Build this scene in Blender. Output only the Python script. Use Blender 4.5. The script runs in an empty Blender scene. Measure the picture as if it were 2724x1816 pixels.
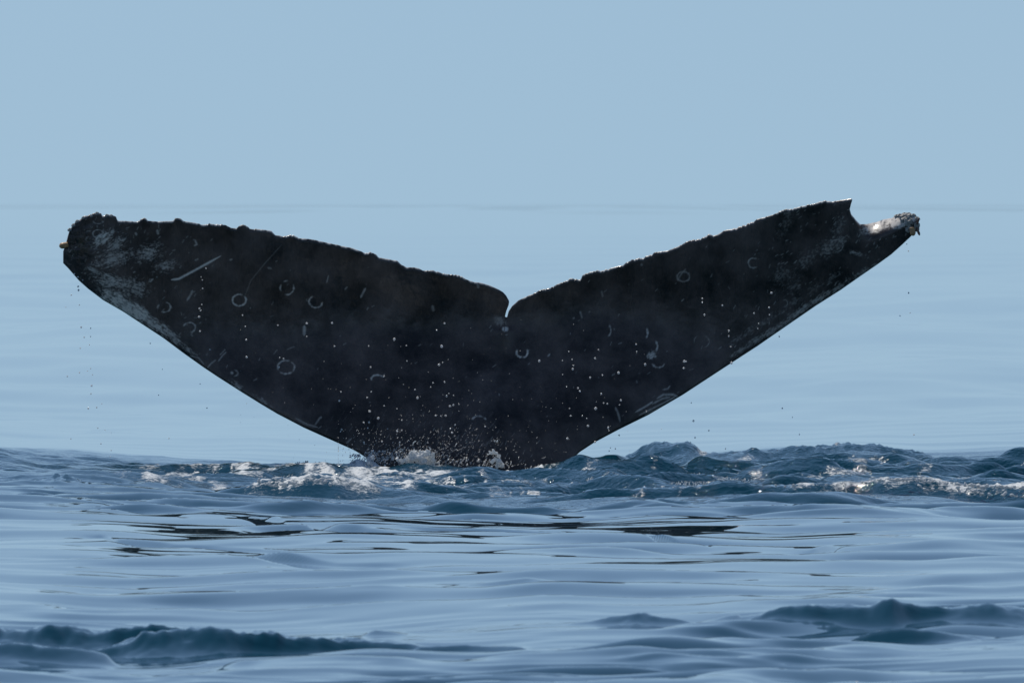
import bpy, bmesh, math, random
import numpy as np
from mathutils import Vector

random.seed(7)
rng = np.random.default_rng(11)
SC = bpy.context.scene
COL = SC.collection
R = math.radians

# ------------------------------------------------------------------ camera
D = 150.0                      # metres from the camera to the whale
CAM_H = 1.40                  # eye height above the sea (a low boat)
KPX = 36.0 / 1005.0 / 2724.0   # angle of one photograph pixel (tangent)
HORIZON = 540.0
cam = bpy.data.cameras.new('camera')
cam_o = bpy.data.objects.new('camera', cam)
COL.objects.link(cam_o)
SC.camera = cam_o
cam.lens = 1005.0
cam.sensor_width = 36.0
cam.clip_start = 0.5
cam.clip_end = 30000.0
cam_o.location = (0, -D, CAM_H)
cam_o.rotation_euler = (R(90) - math.atan((908.0 - HORIZON) * KPX), 0, 0)
cam.dof.use_dof = True
cam.dof.focus_distance = D
cam.dof.aperture_fstop = 52.0

# ------------------------------------------------------------------ sky and sun
SUN_EL, SUN_AZ = 58.0, -24.0
world = bpy.data.worlds.new('World')
SC.world = world
world.use_nodes = True
wn = world.node_tree
sky = wn.nodes.new('ShaderNodeTexSky')
sky.sky_type = 'NISHITA'
sky.sun_disc = False
sky.sun_elevation = R(SUN_EL)
sky.sun_rotation = R(SUN_AZ)
sky.air_density = 1.0
sky.dust_density = 0.0
sky.ozone_density = 2.5
tc = wn.nodes.new('ShaderNodeTexCoord')
vm = wn.nodes.new('ShaderNodeVectorMath'); vm.operation = 'MULTIPLY_ADD'
vm.inputs[1].default_value = (1, 1, 0.78)
vm.inputs[2].default_value = (0, 0, 0.122)
vn = wn.nodes.new('ShaderNodeVectorMath'); vn.operation = 'NORMALIZE'
wn.links.new(tc.outputs['Generated'], vm.inputs[0])
wn.links.new(vm.outputs[0], vn.inputs[0])
wn.links.new(vn.outputs[0], sky.inputs[0])
bgn = wn.nodes['Background']
wn.links.new(sky.outputs[0], bgn.inputs[0])
bgn.inputs[1].default_value = 0.0785

sun = bpy.data.lights.new('sun', 'SUN')
sun.energy = 3.2
sun.angle = R(0.53)
sun.color = (1.0, 0.94, 0.85)
sun_o = bpy.data.objects.new('sun', sun)
COL.objects.link(sun_o)
sv = Vector((math.sin(R(SUN_AZ)) * math.cos(R(SUN_EL)), math.cos(R(SUN_AZ)) * math.cos(R(SUN_EL)), math.sin(R(SUN_EL))))
sun_o.rotation_euler = sv.to_track_quat('Z', 'Y').to_euler()
sun_o.location = (10, 20, 40)

SC.view_settings.view_transform = 'Standard'
SC.view_settings.look = 'None'
SC.view_settings.exposure = 0.0
SC.view_settings.gamma = 1.0
SC.view_settings.use_curve_mapping = False
SC.render.engine = 'CYCLES'
SC.cycles.use_denoising = True
SC.cycles.max_bounces = 8
SC.cycles.transmission_bounces = 8
SC.cycles.caustics_refractive = True


# ------------------------------------------------------------------ helpers
def X_at(px, y=0.0):
    return (px - 1362.0) * KPX * (D + y)


def Z_at(py, y=0.0):
    return CAM_H - (py - HORIZON) * KPX * (D + y)


def sstep(a, b, x):
    t = np.clip((x - a) / (b - a), 0, 1)
    return t * t * (3 - 2 * t)


_perm = np.random.default_rng(5).permutation(256)
_ang = np.random.default_rng(6).uniform(0, 2 * np.pi, 256)
_gx, _gy = np.cos(_ang), np.sin(_ang)


def perlin(x, y, seed=0):
    xi = np.floor(x).astype(np.int64); yi = np.floor(y).astype(np.int64)
    xf = x - xi; yf = y - yi
    u = xf * xf * xf * (xf * (xf * 6 - 15) + 10)
    v = yf * yf * yf * (yf * (yf * 6 - 15) + 10)

    def g(ix, iy, fx, fy):
        h = _perm[(_perm[(ix + seed * 57) & 255] + iy) & 255]
        return _gx[h] * fx + _gy[h] * fy
    a = g(xi, yi, xf, yf); b = g(xi + 1, yi, xf - 1, yf)
    c = g(xi, yi + 1, xf, yf - 1); d = g(xi + 1, yi + 1, xf - 1, yf - 1)
    return (a + u * (b - a) + v * ((c + u * (d - c)) - (a + u * (b - a)))) * 1.5


def fbm(x, y, seed=0, octv=4, gain=0.5):
    s = 0; a = 1.0; f = 1.0
    for i in range(octv):
        s = s + a * perlin(x * f + 13.7 * i, y * f - 7.3 * i, seed + i)
        a *= gain; f *= 2.03
    return s


def mesh_from(name, verts, faces, smooth=True):
    """verts (n,3), faces (m,4) or (m,3) arrays"""
    me = bpy.data.meshes.new(name)
    verts = np.ascontiguousarray(verts, dtype=np.float32)
    faces = np.ascontiguousarray(faces, dtype=np.int32)
    m, k = faces.shape
    me.vertices.add(len(verts)); me.vertices.foreach_set('co', verts.ravel())
    me.loops.add(m * k); me.loops.foreach_set('vertex_index', faces.ravel())
    me.polygons.add(m)
    me.polygons.foreach_set('loop_start', np.arange(m, dtype=np.int32) * k)
    if smooth:
        me.polygons.foreach_set('use_smooth', np.ones(m, dtype=bool))
    me.update(calc_edges=True)
    me.validate()
    return me


def add_attr(me, name, arr):
    a = me.attributes.new(name, 'FLOAT', 'POINT')
    a.data.foreach_set('value', np.ascontiguousarray(arr, dtype=np.float32))


def link(name, me, mat=None, parent=None):
    o = bpy.data.objects.new(name, me)
    COL.objects.link(o)
    if mat is not None and len(me.materials) == 0:
        me.materials.append(mat)
    if parent is not None:
        o.parent = parent
    return o


def tag(o, label=None, cat=None, group=None, kind=None):
    if label: o['label'] = label
    if cat: o['category'] = cat
    if group: o['group'] = group
    if kind: o['kind'] = kind
    return o


def grid_faces(nr, nc, off=0):
    i = np.arange(nr - 1)[:, None] * nc + np.arange(nc - 1)[None, :] + off
    return np.stack([i, i + 1, i + nc + 1, i + nc], -1).reshape(-1, 4)


def new_mat(name):
    m = bpy.data.materials.new(name)
    m.use_nodes = True
    nt = m.node_tree
    return m, nt, nt.nodes['Principled BSDF']


def N(nt, t, **kw):
    n = nt.nodes.new(t)
    for k, v in kw.items():
        setattr(n, k, v)
    return n


# ------------------------------------------------------------------ materials
def mat_sea():
    m, nt, p = new_mat('sea_water')
    L = nt.links.new
    at = N(nt, 'ShaderNodeAttribute', attribute_name='foam')
    ar = N(nt, 'ShaderNodeAttribute', attribute_name='froth')
    aw = N(nt, 'ShaderNodeAttribute', attribute_name='wind')
    tcn = N(nt, 'ShaderNodeTexCoord')
    # bubbly break-up of the foam
    nz = N(nt, 'ShaderNodeTexNoise'); nz.inputs['Scale'].default_value = 42; nz.inputs['Detail'].default_value = 9; nz.inputs['Roughness'].default_value = 0.68
    L(tcn.outputs['Object'], nz.inputs['Vector'])
    ma = N(nt, 'ShaderNodeMath', operation='MULTIPLY_ADD')
    L(nz.outputs['Fac'], ma.inputs[0]); ma.inputs[1].default_value = 2.3; ma.inputs[2].default_value = -1.15
    mb = N(nt, 'ShaderNodeMath', operation='ADD')
    L(at.outputs['Fac'], mb.inputs[0]); L(ma.outputs[0], mb.inputs[1])
    mr = N(nt, 'ShaderNodeMapRange'); mr.interpolation_type = 'SMOOTHSTEP'
    mr.inputs[1].default_value = 0.22; mr.inputs[2].default_value = 1.0
    L(mb.outputs[0], mr.inputs[0])
    mg = N(nt, 'ShaderNodeMath', operation='MULTIPLY')
    g2 = N(nt, 'ShaderNodeMath', operation='GREATER_THAN'); g2.inputs[1].default_value = 0.01
    L(at.outputs['Fac'], g2.inputs[0])
    L(mr.outputs[0], mg.inputs[0]); L(g2.outputs[0], mg.inputs[1])
    mix = N(nt, 'ShaderNodeMix', data_type='RGBA')
    mix.inputs[6].default_value = (0.001, 0.042, 0.070, 1)
    mix.inputs[7].default_value = (0.70, 0.74, 0.76, 1)
    L(mg.outputs[0], mix.inputs[0])
    L(mix.outputs[2], p.inputs['Base Color'])
    rr = N(nt, 'ShaderNodeMapRange')
    rr.inputs[3].default_value = 0.004; rr.inputs[4].default_value = 0.7
    L(mg.outputs[0], rr.inputs[0])
    wm = N(nt, 'ShaderNodeMath', operation='MULTIPLY_ADD'); wm.inputs[1].default_value = 0.014
    L(aw.outputs['Fac'], wm.inputs[0]); L(rr.outputs[0], wm.inputs[2])
    L(wm.outputs[0], p.inputs['Roughness'])
    p.inputs['IOR'].default_value = 1.333
    # fine ripples only where the water is churned up
    n2 = N(nt, 'ShaderNodeTexNoise'); n2.inputs['Scale'].default_value = 34; n2.inputs['Detail'].default_value = 5
    mp = N(nt, 'ShaderNodeMapping'); mp.inputs['Scale'].default_value = (1.0, 0.7, 1.0)
    L(tcn.outputs['Object'], mp.inputs[0]); L(mp.outputs[0], n2.inputs['Vector'])
    bp = N(nt, 'ShaderNodeBump'); bp.inputs['Distance'].default_value = 0.02
    L(n2.outputs['Fac'], bp.inputs['Height']); L(ar.outputs['Fac'], bp.inputs['Strength'])
    L(bp.outputs[0], p.inputs['Normal'])
    return m


def mat_skin():
    m, nt, p = new_mat('whale_skin')
    L = nt.links.new
    sc_ = N(nt, 'ShaderNodeAttribute', attribute_name='scar_glint')  # skin scars together with the painted notch and edge highlights
    rs = N(nt, 'ShaderNodeAttribute', attribute_name='rust')
    tcn = N(nt, 'ShaderNodeTexCoord')
    nz = N(nt, 'ShaderNodeTexNoise'); nz.inputs['Scale'].default_value = 4.5; nz.inputs['Detail'].default_value = 9
    nz.inputs['Roughness'].default_value = 0.65
    L(tcn.outputs['Object'], nz.inputs['Vector'])
    ramp = N(nt, 'ShaderNodeMix', data_type='RGBA')
    ramp.inputs[6].default_value = (0.016, 0.0135, 0.0125, 1)
    ramp.inputs[7].default_value = (0.135, 0.106, 0.094, 1)
    rc = N(nt, 'ShaderNodeMapRange'); rc.inputs[1].default_value = 0.36; rc.inputs[2].default_value = 0.70
    L(nz.outputs['Fac'], rc.inputs[0]); L(rc.outputs[0], ramp.inputs[0])
    mx = N(nt, 'ShaderNodeMix', data_type='RGBA')
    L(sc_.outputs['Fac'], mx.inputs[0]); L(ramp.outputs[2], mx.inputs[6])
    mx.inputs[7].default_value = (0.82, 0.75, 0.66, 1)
    mx2 = N(nt, 'ShaderNodeMix', data_type='RGBA')
    L(rs.outputs['Fac'], mx2.inputs[0]); L(mx.outputs[2], mx2.inputs[6])
    mx2.inputs[7].default_value = (0.11, 0.085, 0.055, 1)
    L(mx2.outputs[2], p.inputs['Base Color'])
    n3 = N(nt, 'ShaderNodeTexNoise'); n3.inputs['Scale'].default_value = 3.0; n3.inputs['Detail'].default_value = 4
    rr = N(nt, 'ShaderNodeMapRange'); rr.inputs[1].default_value = 0.3; rr.inputs[2].default_value = 0.7; rr.inputs[3].default_value = 0.12; rr.inputs[4].default_value = 0.48
    mp3 = N(nt, 'ShaderNodeMapping'); mp3.inputs['Scale'].default_value = (7.0, 7.0, 1.2)
    L(tcn.outputs['Object'], mp3.inputs[0]); L(mp3.outputs[0], n3.inputs['Vector'])
    L(n3.outputs['Fac'], rr.inputs[0]); L(rr.outputs[0], p.inputs['Roughness'])
    p.inputs['IOR'].default_value = 1.42
    p.inputs['Coat Weight'].default_value = 0.10
    p.inputs['Coat Roughness'].default_value = 0.22
    p.inputs['Coat IOR'].default_value = 1.33
    n4 = N(nt, 'ShaderNodeTexNoise'); n4.inputs['Scale'].default_value = 38; n4.inputs['Detail'].default_value = 6
    L(tcn.outputs['Object'], n4.inputs['Vector'])
    bp = N(nt, 'ShaderNodeBump'); bp.inputs['Distance'].default_value = 0.006; bp.inputs['Strength'].default_value = 0.35
    L(n4.outputs['Fac'], bp.inputs['Height']); L(bp.outputs[0], p.inputs['Normal'])
    return m


def mat_simple(name, col, rough=0.6, scale=40.0, var=0.5, bump=0.3):
    m, nt, p = new_mat(name)
    L = nt.links.new
    tcn = N(nt, 'ShaderNodeTexCoord')
    nz = N(nt, 'ShaderNodeTexNoise'); nz.inputs['Scale'].default_value = scale; nz.inputs['Detail'].default_value = 5
    L(tcn.outputs['Object'], nz.inputs['Vector'])
    mx = N(nt, 'ShaderNodeMix', data_type='RGBA')
    mx.inputs[6].default_value = tuple(c * (1 - var) for c in col) + (1,)
    mx.inputs[7].default_value = tuple(min(1, c * (1 + var)) for c in col) + (1,)
    L(nz.outputs['Fac'], mx.inputs[0]); L(mx.outputs[2], p.inputs['Base Color'])
    p.inputs['Roughness'].default_value = rough
    bp = N(nt, 'ShaderNodeBump'); bp.inputs['Distance'].default_value = 0.004; bp.inputs['Strength'].default_value = bump
    L(nz.outputs['Fac'], bp.inputs['Height']); L(bp.outputs[0], p.inputs['Normal'])
    return m


def mat_foam():
    m, nt, p = new_mat('sea_foam')
    L = nt.links.new
    tcn = N(nt, 'ShaderNodeTexCoord')
    nz = N(nt, 'ShaderNodeTexNoise'); nz.inputs['Scale'].default_value = 55; nz.inputs['Detail'].default_value = 6
    L(tcn.outputs['Object'], nz.inputs['Vector'])
    mx = N(nt, 'ShaderNodeMix', data_type='RGBA')
    mx.inputs[6].default_value = (0.66, 0.70, 0.72, 1)
    mx.inputs[7].default_value = (0.90, 0.91, 0.92, 1)
    L(nz.outputs['Fac'], mx.inputs[0]); L(mx.outputs[2], p.inputs['Base Color'])
    p.inputs['Roughness'].default_value = 0.35
    p.inputs['IOR'].default_value = 1.33
    bp = N(nt, 'ShaderNodeBump'); bp.inputs['Distance'].default_value = 0.01; bp.inputs['Strength'].default_value = 0.6
    L(nz.outputs['Fac'], bp.inputs['Height']); L(bp.outputs[0], p.inputs['Normal'])
    tr = N(nt, 'ShaderNodeBsdfTranslucent'); tr.inputs[0].default_value = (0.85, 0.88, 0.9, 1)
    ms = N(nt, 'ShaderNodeMixShader'); ms.inputs[0].default_value = 0.4
    out = nt.nodes['Material Output']
    L(p.outputs[0], ms.inputs[1]); L(tr.outputs[0], ms.inputs[2]); L(ms.outputs[0], out.inputs[0])
    return m


def mat_drop(name, frothy):
    m, nt, p = new_mat(name)
    p.inputs['Base Color'].default_value = (0.95, 0.98, 1.0, 1)
    p.inputs['Transmission Weight'].default_value = 1.0 - frothy
    p.inputs['Roughness'].default_value = 0.16
    p.inputs['IOR'].default_value = 1.333
    p.inputs['Subsurface Weight'].default_value = 1.0
    p.inputs['Subsurface Radius'].default_value = (0.03, 0.03, 0.03)
    p.inputs['Subsurface Scale'].default_value = 1.0
    return m


M_SEA = mat_sea()
M_SKIN = mat_skin()
M_FOAM = mat_foam()
M_DROP = mat_drop('clear_water', 0.6)
M_SPRAY = mat_drop('spray_water', 0.35)
M_BARN = mat_simple('barnacle_shell', (0.40, 0.39, 0.35), 0.55, 60, 0.6, 0.6)
M_ORANGE = mat_simple('gooseneck_stalk', (0.46, 0.27, 0.12), 0.45, 50, 0.45)
M_BROWN = mat_simple('barnacle_tip', (0.16, 0.085, 0.06), 0.5, 60, 0.5)

# ------------------------------------------------------------------ sea
# polar sheet round the viewer's boat out to the horizon, fine where the sea is seen from near
r = np.concatenate([
    np.linspace(0.6, 72.0, 24), np.arange(73.0, 85.5, 0.09), np.arange(85.5, 97.0, 0.034), np.arange(97.0, 130.0, 0.085), np.arange(130.0, 155.0, 0.046),
    np.cumsum(np.geomspace(0.06, 1.6, 170)) + 155.0])
r = np.concatenate([r, np.geomspace(r[-1] * 1.006, 1200.0, 215)])
r = np.concatenate([r, np.geomspace(1220.0, 26000.0, 80)])
ha = R(1.28)
th = np.linspace(-ha, ha, 500)
step = th[1] - th[0]
ext = [ha]
s_ = step
while ext[-1] < math.pi - 0.05:
    s_ = min(s_ * 1.30, R(14)); ext.append(min(ext[-1] + s_, math.pi - 1e-3))
ext = np.array(ext[1:])
th = np.concatenate([-ext[::-1], th, ext])
RR, TH = np.meshgrid(r, th, indexing='ij')
WX = RR * np.sin(TH)
WD = RR * np.cos(TH)           # distance ahead of the camera
WY = WD - D
WDs, WYs = WD * 40.0 / D, WY * 40.0 / D
dr = np.gradient(r)[:, None] + 0 * TH


def U_of():                   # where a sea point lies across the view, in photograph pixels at its own distance
    return 1362.0 + np.where(WD > 1, WX / np.maximum(WD, 1) / KPX, 1e5)


U = U_of()
V = HORIZON + CAM_H / KPX / np.maximum(WD, 0.5)     # the flat sea's own row


WXw = WX + 0.16 * perlin(WX / 0.8, WYs / 0.8, 12) + 0.07 * perlin(WX / 0.3, WYs / 0.35, 13)
WYw = WY + 0.45 * perlin(WX / 1.0, WYs / 0.9, 14) + 0.12 * perlin(WX / 0.3, WYs / 0.3, 15)


def wave_set(n, lmin, lmax, spread, slope, seed, power=0.0, sharp=0.0):
    g = np.random.default_rng(seed)
    lam = np.exp(g.uniform(np.log(lmin), np.log(lmax), n))
    ang = g.normal(0, spread, n) + np.where(g.random(n) < 0.5, 0, np.pi)
    ph = g.uniform(0, 2 * np.pi, n)
    w = lam ** power
    a = w / np.sqrt((w ** 2).sum()) * slope * np.sqrt(2)
    H = np.zeros_like(WX)
    for i in range(n):
        k = 2 * np.pi / lam[i]
        damp = np.clip((lam[i] / dr[:, :1] - 3.0) / 3.0, 0, 1)
        if damp.max() <= 0:
            continue
        arg = k * (WXw * np.sin(ang[i]) + WYw * np.cos(ang[i])) + ph[i]
        H += (a[i] / k) * damp * (np.sin(arg) - sharp * 0.25 * np.cos(2 * arg))
    return H


def interp_px(pts, u):
    p = np.array(pts, float)
    return np.interp(u, p[:, 0], p[:, 1])


near = 1 - sstep(37.0, 47.0, WDs)
# long, low background swell and its small companions (far water is calm)
Hs = np.zeros_like(WX)
Hs += wave_set(34, 14.0, 80.0, 0.38, 0.0014, 1)
Hs += wave_set(30, 5.0, 18.0, 0.45, 0.0012, 7) * (0.5 + 0.7 * sstep(-0.3, 0.4, fbm(WX / 12.0, WYs / 40.0, 6, 2)))
Hs += wave_set(24, 1.6, 6.0, 0.50, 0.0022, 2) * (1.0 + 4.0 * near)
for k_ in range(5):
    ly = 7.0 * 2 ** k_
    Hs += (1 - 0.85 * sstep(300.0, 900.0, WD)) * 0.0075 * ly / 6.0 * perlin(WX / (0.42 * 2 ** k_) + 5.1 * k_, WY / ly, 16 + k_) * np.clip((ly / dr - 3) / 3, 0, 1)
far_patch = sstep(-0.1, 0.5, fbm(WX / 9.0, WYs / 30.0, 3, 3))
Hs += wave_set(22, 0.8, 2.6, 0.6, 0.0016, 4) * (0.3 + far_patch) * (1 - near)

# foreground: glossy wavelets
fg = (1 - sstep(33.2, 35.2, WDs + 0.35 * fbm(WX / 0.9, WYs / 2.0, 8, 3)))
patch = sstep(-0.35, 0.45, fbm(WX / 1.6, WYs / 3.2, 21, 3))
near_row = 1 - sstep(22.5, 27.0, WDs)
slick = sstep(25.5, 27.5, WDs) * (1 - sstep(33.0, 34.0, WDs))
Hs += wave_set(34, 0.9, 4.0, 0.7, 0.025, 31, 0.3, 0.5) * fg * (0.25 + 0.25 * slick + (0.95 - 0.4 * slick) * patch) * (1 + 0.6 * (1 - sstep(27.0, 30.5, WDs))) * (0.55 + 0.45 * sstep(23.0, 25.5, WDs)) * (1 + 0.5 * slick * sstep(1250, 1500, U))
Hs += wave_set(40, 0.3, 1.0, 0.9, 0.060, 32, 0.2, 0.4) * fg * (0.32 + 0.8 * patch ** 2) * (1 - 0.75 * slick) * (0.8 + 0.9 * near_row)
Hs += wave_set(30, 0.2, 0.4, 0.9, 0.04, 33) * fg * patch ** 3 * (1 - 0.6 * slick) * 0.7

# churned belt round the whale
belt = sstep(33.4, 35.0, WDs + 0.4 * fbm(WX / 0.8, WYs / 2.0, 9, 3)) * (1 - sstep(40.6, 42.2, WDs))
leftcalm = 1 - 0.55 * (1 - sstep(60, 420, U)) 
beltb = belt * (1 - 0.65 * sstep(40.02, 40.3, WDs))
beltb = beltb * (1 - 0.62 * sstep(34.7, 35.2, WDs) * (1 - sstep(36.4, 37.2, WDs)) * sstep(60, 240, U))
Hs += wave_set(40, 0.35, 1.6, 0.8, 0.18, 41, 0.2, 0.5) * beltb * leftcalm
Hs += wave_set(44, 0.14, 0.4, 0.9, 0.32, 42, 0.1, 0.4) * beltb * (0.7 + 0.3 * sstep(36.0, 38.5, WDs)) * (0.35 + 0.65 * sstep(500, 1300, U)) 
Hs += 0.014 * belt * fbm(WX / 0.28, WYs / 0.45, 50, 4) * (0.4 + 0.6 * sstep(37.0, 38.8, WDs))

FOAM = np.zeros_like(WX)
FROTH = np.zeros_like(WX)


def ridge(y0, crest, front, back, wob=0.18, seed=60, base=0.0, exp=1.5, rough=0.0, xr=None, big=1.6):
    """a wave whose crest follows the traced line (photograph px), standing y0 metres beyond the whale"""
    global Hs
    y0 = y0 * D / 40.0
    d = D + y0
    u = 1362.0 + WX / d / KPX
    line = interp_px(crest, u)
    h = np.maximum(CAM_H - (line - HORIZON) * KPX * d - base, 0)
    if xr:
        h = h * sstep(xr[0], xr[1], u) * (1 - sstep(xr[2], xr[3], u))
    yc = y0 + wob * perlin(WX / 0.7, WX * 0 + seed * 0.37, seed)
    t = WY - yc
    fv = front * (0.32 + 0.72 * sstep(-0.5, 0.7, fbm(WX / 0.42, WX * 0 + seed * 1.7, seed + 2, 3)))
    h = h * (1 + 0.22 * perlin(WX / 0.2, WX * 0 + seed * 0.9, seed + 7))
    prof = np.where(t < 0, np.exp(-(np.abs(t) / fv) ** exp), np.exp(-(np.abs(t) / back) ** 2))
    prof = prof * sstep(0.0, 0.012, h)
    n = 0
    if rough:
        n = rough * prof * sstep(0.0, 0.05, h) * (big * fbm(WX / 0.38, WY / 0.6, seed + 9, 2) + fbm(WX / 0.13, WY / 0.2, seed + 3, 4) + 0.6 * fbm(WX / 0.035, WY / 0.06, seed + 5, 2))
    Hs = Hs * (1 - 0.45 * prof) + h * prof + n
    return prof * (h > 0.004), u, t


# dark foreground waves
ridge(-15.55, [(-200, 1668), (0, 1662), (110, 1650), (200, 1645), (330, 1642), (430, 1650), (560, 1668), (660, 1700)], 0.22, 0.5, 0.3, 61, exp=1.4, rough=0.012)
ridge(-15.75, [(120, 1744), (250, 1702), (330, 1674), (440, 1656), (560, 1648), (690, 1652), (790, 1668), (900, 1680), (1050, 1694), (1190, 1716), (1300, 1760)], 0.17, 0.5, 0.3, 67, exp=1.3, rough=0.013)
ridge(-16.1, [(-200, 1700), (0, 1692), (90, 1696), (220, 1706), (330, 1730)], 0.2, 0.4, 0.25, 68, exp=1.4, rough=0.006)
ridge(-16.6, [(420, 1770), (640, 1742), (900, 1732), (1100, 1745), (1300, 1770)], 0.7, 0.8, 0.3, 69)
ridge(-17.4, [(1600, 1812), (1900, 1786), (2200, 1776), (2500, 1784), (2800, 1790)], 0.7, 0.8, 0.3, 59)
ridge(-15.2, [(900, 1700), (1000, 1672), (1110, 1684), (1200, 1700), (1300, 1760)], 0.13, 0.35, 0.1, 62, rough=0.005)
ridge(-15.8, [(980, 1730), (1120, 1702), (1240, 1694), (1360, 1700), (1480, 1720)], 0.2, 0.5, 0.3, 58, rough=0.006)
ridge(-14.9, [(1280, 1740), (1380, 1690), (1480, 1668), (1600, 1650), (1700, 1640), (1790, 1650), (1880, 1668), (1960, 1690), (2050, 1740)], 0.2, 0.45, 0.15, 63, exp=1.3, rough=0.006)
ridge(-15.1, [(1900, 1730), (1980, 1668), (2060, 1640), (2150, 1612), (2230, 1620), (2310, 1628), (2350, 1606), (2372, 1597), (2400, 1606), (2450, 1625), (2540, 1634), (2640, 1625), (2724, 1638), (2900, 1650)], 0.16, 0.4, 0.12, 64, exp=1.5, rough=0.008)
ridge(-15.9, [(2180, 1760), (2260, 1694), (2340, 1662), (2420, 1655), (2500, 1668), (2600, 1700), (2700, 1750)], 0.12, 0.3, 0.05, 65, rough=0.004)
ridge(-12.3, [(1000, 1590), (1120, 1562), (1260, 1548), (1400, 1536), (1500, 1545), (1600, 1575), (1700, 1600)], 0.4, 0.6, 0.15, 66)

# the hump drawn up behind the tail, and the ridges in front of it
pr, uu, tt = ridge(0.45, [(1440, 1258), (1520, 1238), (1600, 1226), (1660, 1210), (1700, 1196), (1740, 1180), (1770, 1173), (1826, 1171), (1846, 1188), (1872, 1212), (1960, 1210), (2050, 1202), (2130, 1195), (2200, 1192), (2260, 1192), (2330, 1199), (2420, 1205), (2500, 1226), (2560, 1252), (2640, 1268), (2700, 1266), (2760, 1258), (3000, 1280)], 0.95, 0.6, 0.05, 70, exp=1.3, rough=0.015, big=0.5)
FROTH += pr * 0.55
FOAM += 0.34 * pr * sstep(0.15, 0.6, fbm(WX / 0.16, WY / 0.3, 71, 3)) * sstep(1850, 1900, uu)
FOAM += 0.75 * np.exp(-((uu - 1866) / 16) ** 2) * pr * (np.abs(tt) < 0.6)
pr, uu, tt = ridge(-0.15, [(-400, 1262), (0, 1254), (60, 1246), (180, 1238), (290, 1241), (420, 1244), (540, 1234), (600, 1223), (700, 1226), (780, 1219), (820, 1215), (880, 1222), (960, 1214), (1100, 1232), (1300, 1246), (1450, 1256), (1560, 1262), (1700, 1275)], 0.30, 0.25, 0.06, 72, exp=1.4, rough=0.011)
FROTH += pr * 0.6 * sstep(200, 300, uu)
FOAM += 0.55 * pr * sstep(-0.2, 0.5, fbm(WX / 0.10, WY / 0.2, 73, 3)) * sstep(250, 400, uu) * (1 - sstep(1250, 1400, uu))
pr, uu, tt = ridge(-4.0, [(1350, 1330), (1560, 1298), (1700, 1290), (1900, 1288), (2030, 1289), (2150, 1286), (2280, 1284), (2350, 1270), (2420, 1267), (2500, 1274), (2600, 1284), (2724, 1288), (2900, 1284)], 0.24, 0.8, 0.06, 74, exp=1.5, rough=0.007)
FROTH += pr * 0.4
band = np.exp(-((tt + 0.03) / 0.09) ** 2) * pr
FOAM += band * (0.35 + 0.55 * sstep(-0.1, 0.4, fbm(WX / 0.15, WY / 0.2, 75, 3))) * sstep(2000, 2120, uu)
FOAM += 0.5 * pr * sstep(0.0, 0.5, fbm(WX / 0.12, WY / 0.16, 76, 4)) * sstep(2250, 2400, uu)
pr, uu, tt = ridge(-3.7, [(520, 1330), (640, 1300), (700, 1280), (780, 1279), (860, 1268), (900, 1266), (960, 1282), (1040, 1292), (1150, 1310), (1300, 1330)], 0.3, 0.7, 0.05, 77, rough=0.005)
FOAM += 0.85 * pr * sstep(620, 690, uu) * (1 - sstep(960, 1080, uu)) * sstep(-0.6, 0.2, fbm(WX / 0.2, WY / 0.2, 78, 3)) * (tt < 0.12)
# swirls in the churned water nearer the viewer
ridge(-3.4, [(-200, 1306), (0, 1300), (120, 1286), (260, 1294), (420, 1310), (620, 1320), (900, 1336)], 0.5, 0.7, 0.35, 80, rough=0.016)
ridge(-3.0, [(1100, 1390), (1300, 1345), (1450, 1336), (1600, 1342), (1750, 1352), (1900, 1368), (2100, 1395)], 0.4, 0.6, 0.3, 81, rough=0.016)
ridge(-3.7, [(1500, 1392), (1640, 1366), (1800, 1360), (1960, 1372), (2080, 1392)], 0.25, 0.5, 0.3, 57, rough=0.014)
ridge(-4.4, [(1900, 1424), (1990, 1406), (2080, 1402), (2160, 1412), (2300, 1430)], 0.22, 0.4, 0.2, 82, rough=0.010)
ridge(-3.4, [(2000, 1370), (2200, 1356), (2450, 1352), (2724, 1350), (2900, 1352)], 0.3, 0.5, 0.2, 83, rough=0.010)
ridge(-4.8, [(2200, 1420), (2400, 1402), (2600, 1396), (2800, 1400)], 0.25, 0.5, 0.2, 84, rough=0.010)
FOAM += 0.85 * sstep(36.4, 37.2, WDs) * (1 - sstep(39.7, 40.1, WDs)) * sstep(240, 420, U) * (1 - sstep(1000, 1300, U)) * sstep(-0.5, 0.9, fbm(WX / 0.16, WY / 0.9, 91, 4))
FOAM += 0.4 * sstep(36.0, 36.6, WDs) * (1 - sstep(38.6, 39.4, WDs)) * sstep(900, 1050, U) * (1 - sstep(1400, 1600, U)) * sstep(0.1, 0.6, fbm(WX / 0.14, WY / 0.5, 93, 4))
FOAM += 0.7 * np.exp(-((WY + 1.0) / 1.1) ** 2) * sstep(900, 960, U) * (1 - sstep(1500, 1560, U)) * sstep(-0.2, 0.5, fbm(WX / 0.10, WY / 0.5, 99, 4))
# floating flecks and lacy threads of foam
thr_ = sstep(0.86, 0.98, 1 - np.abs(fbm(WX / 0.30 + 0.3 * fbm(WX / 0.12, WY / 0.5, 96, 2), WY / 1.1, 94, 3)))
FOAM += 0.55 * thr_ * sstep(35.2, 36.4, WDs) * (1 - sstep(39.8, 40.4, WDs)) * sstep(880, 1100, U) * sstep(-0.1, 0.4, fbm(WX / 0.5, WY / 1.5, 98, 2))
FOAM += 0.5 * belt * sstep(0.42, 0.7, fbm(WX / 0.22, WY / 0.5, 90, 4)) * sstep(36.5, 38.5, WDs) * sstep(700, 1100, U) * (1 - sstep(40.0, 41, WDs))


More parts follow.
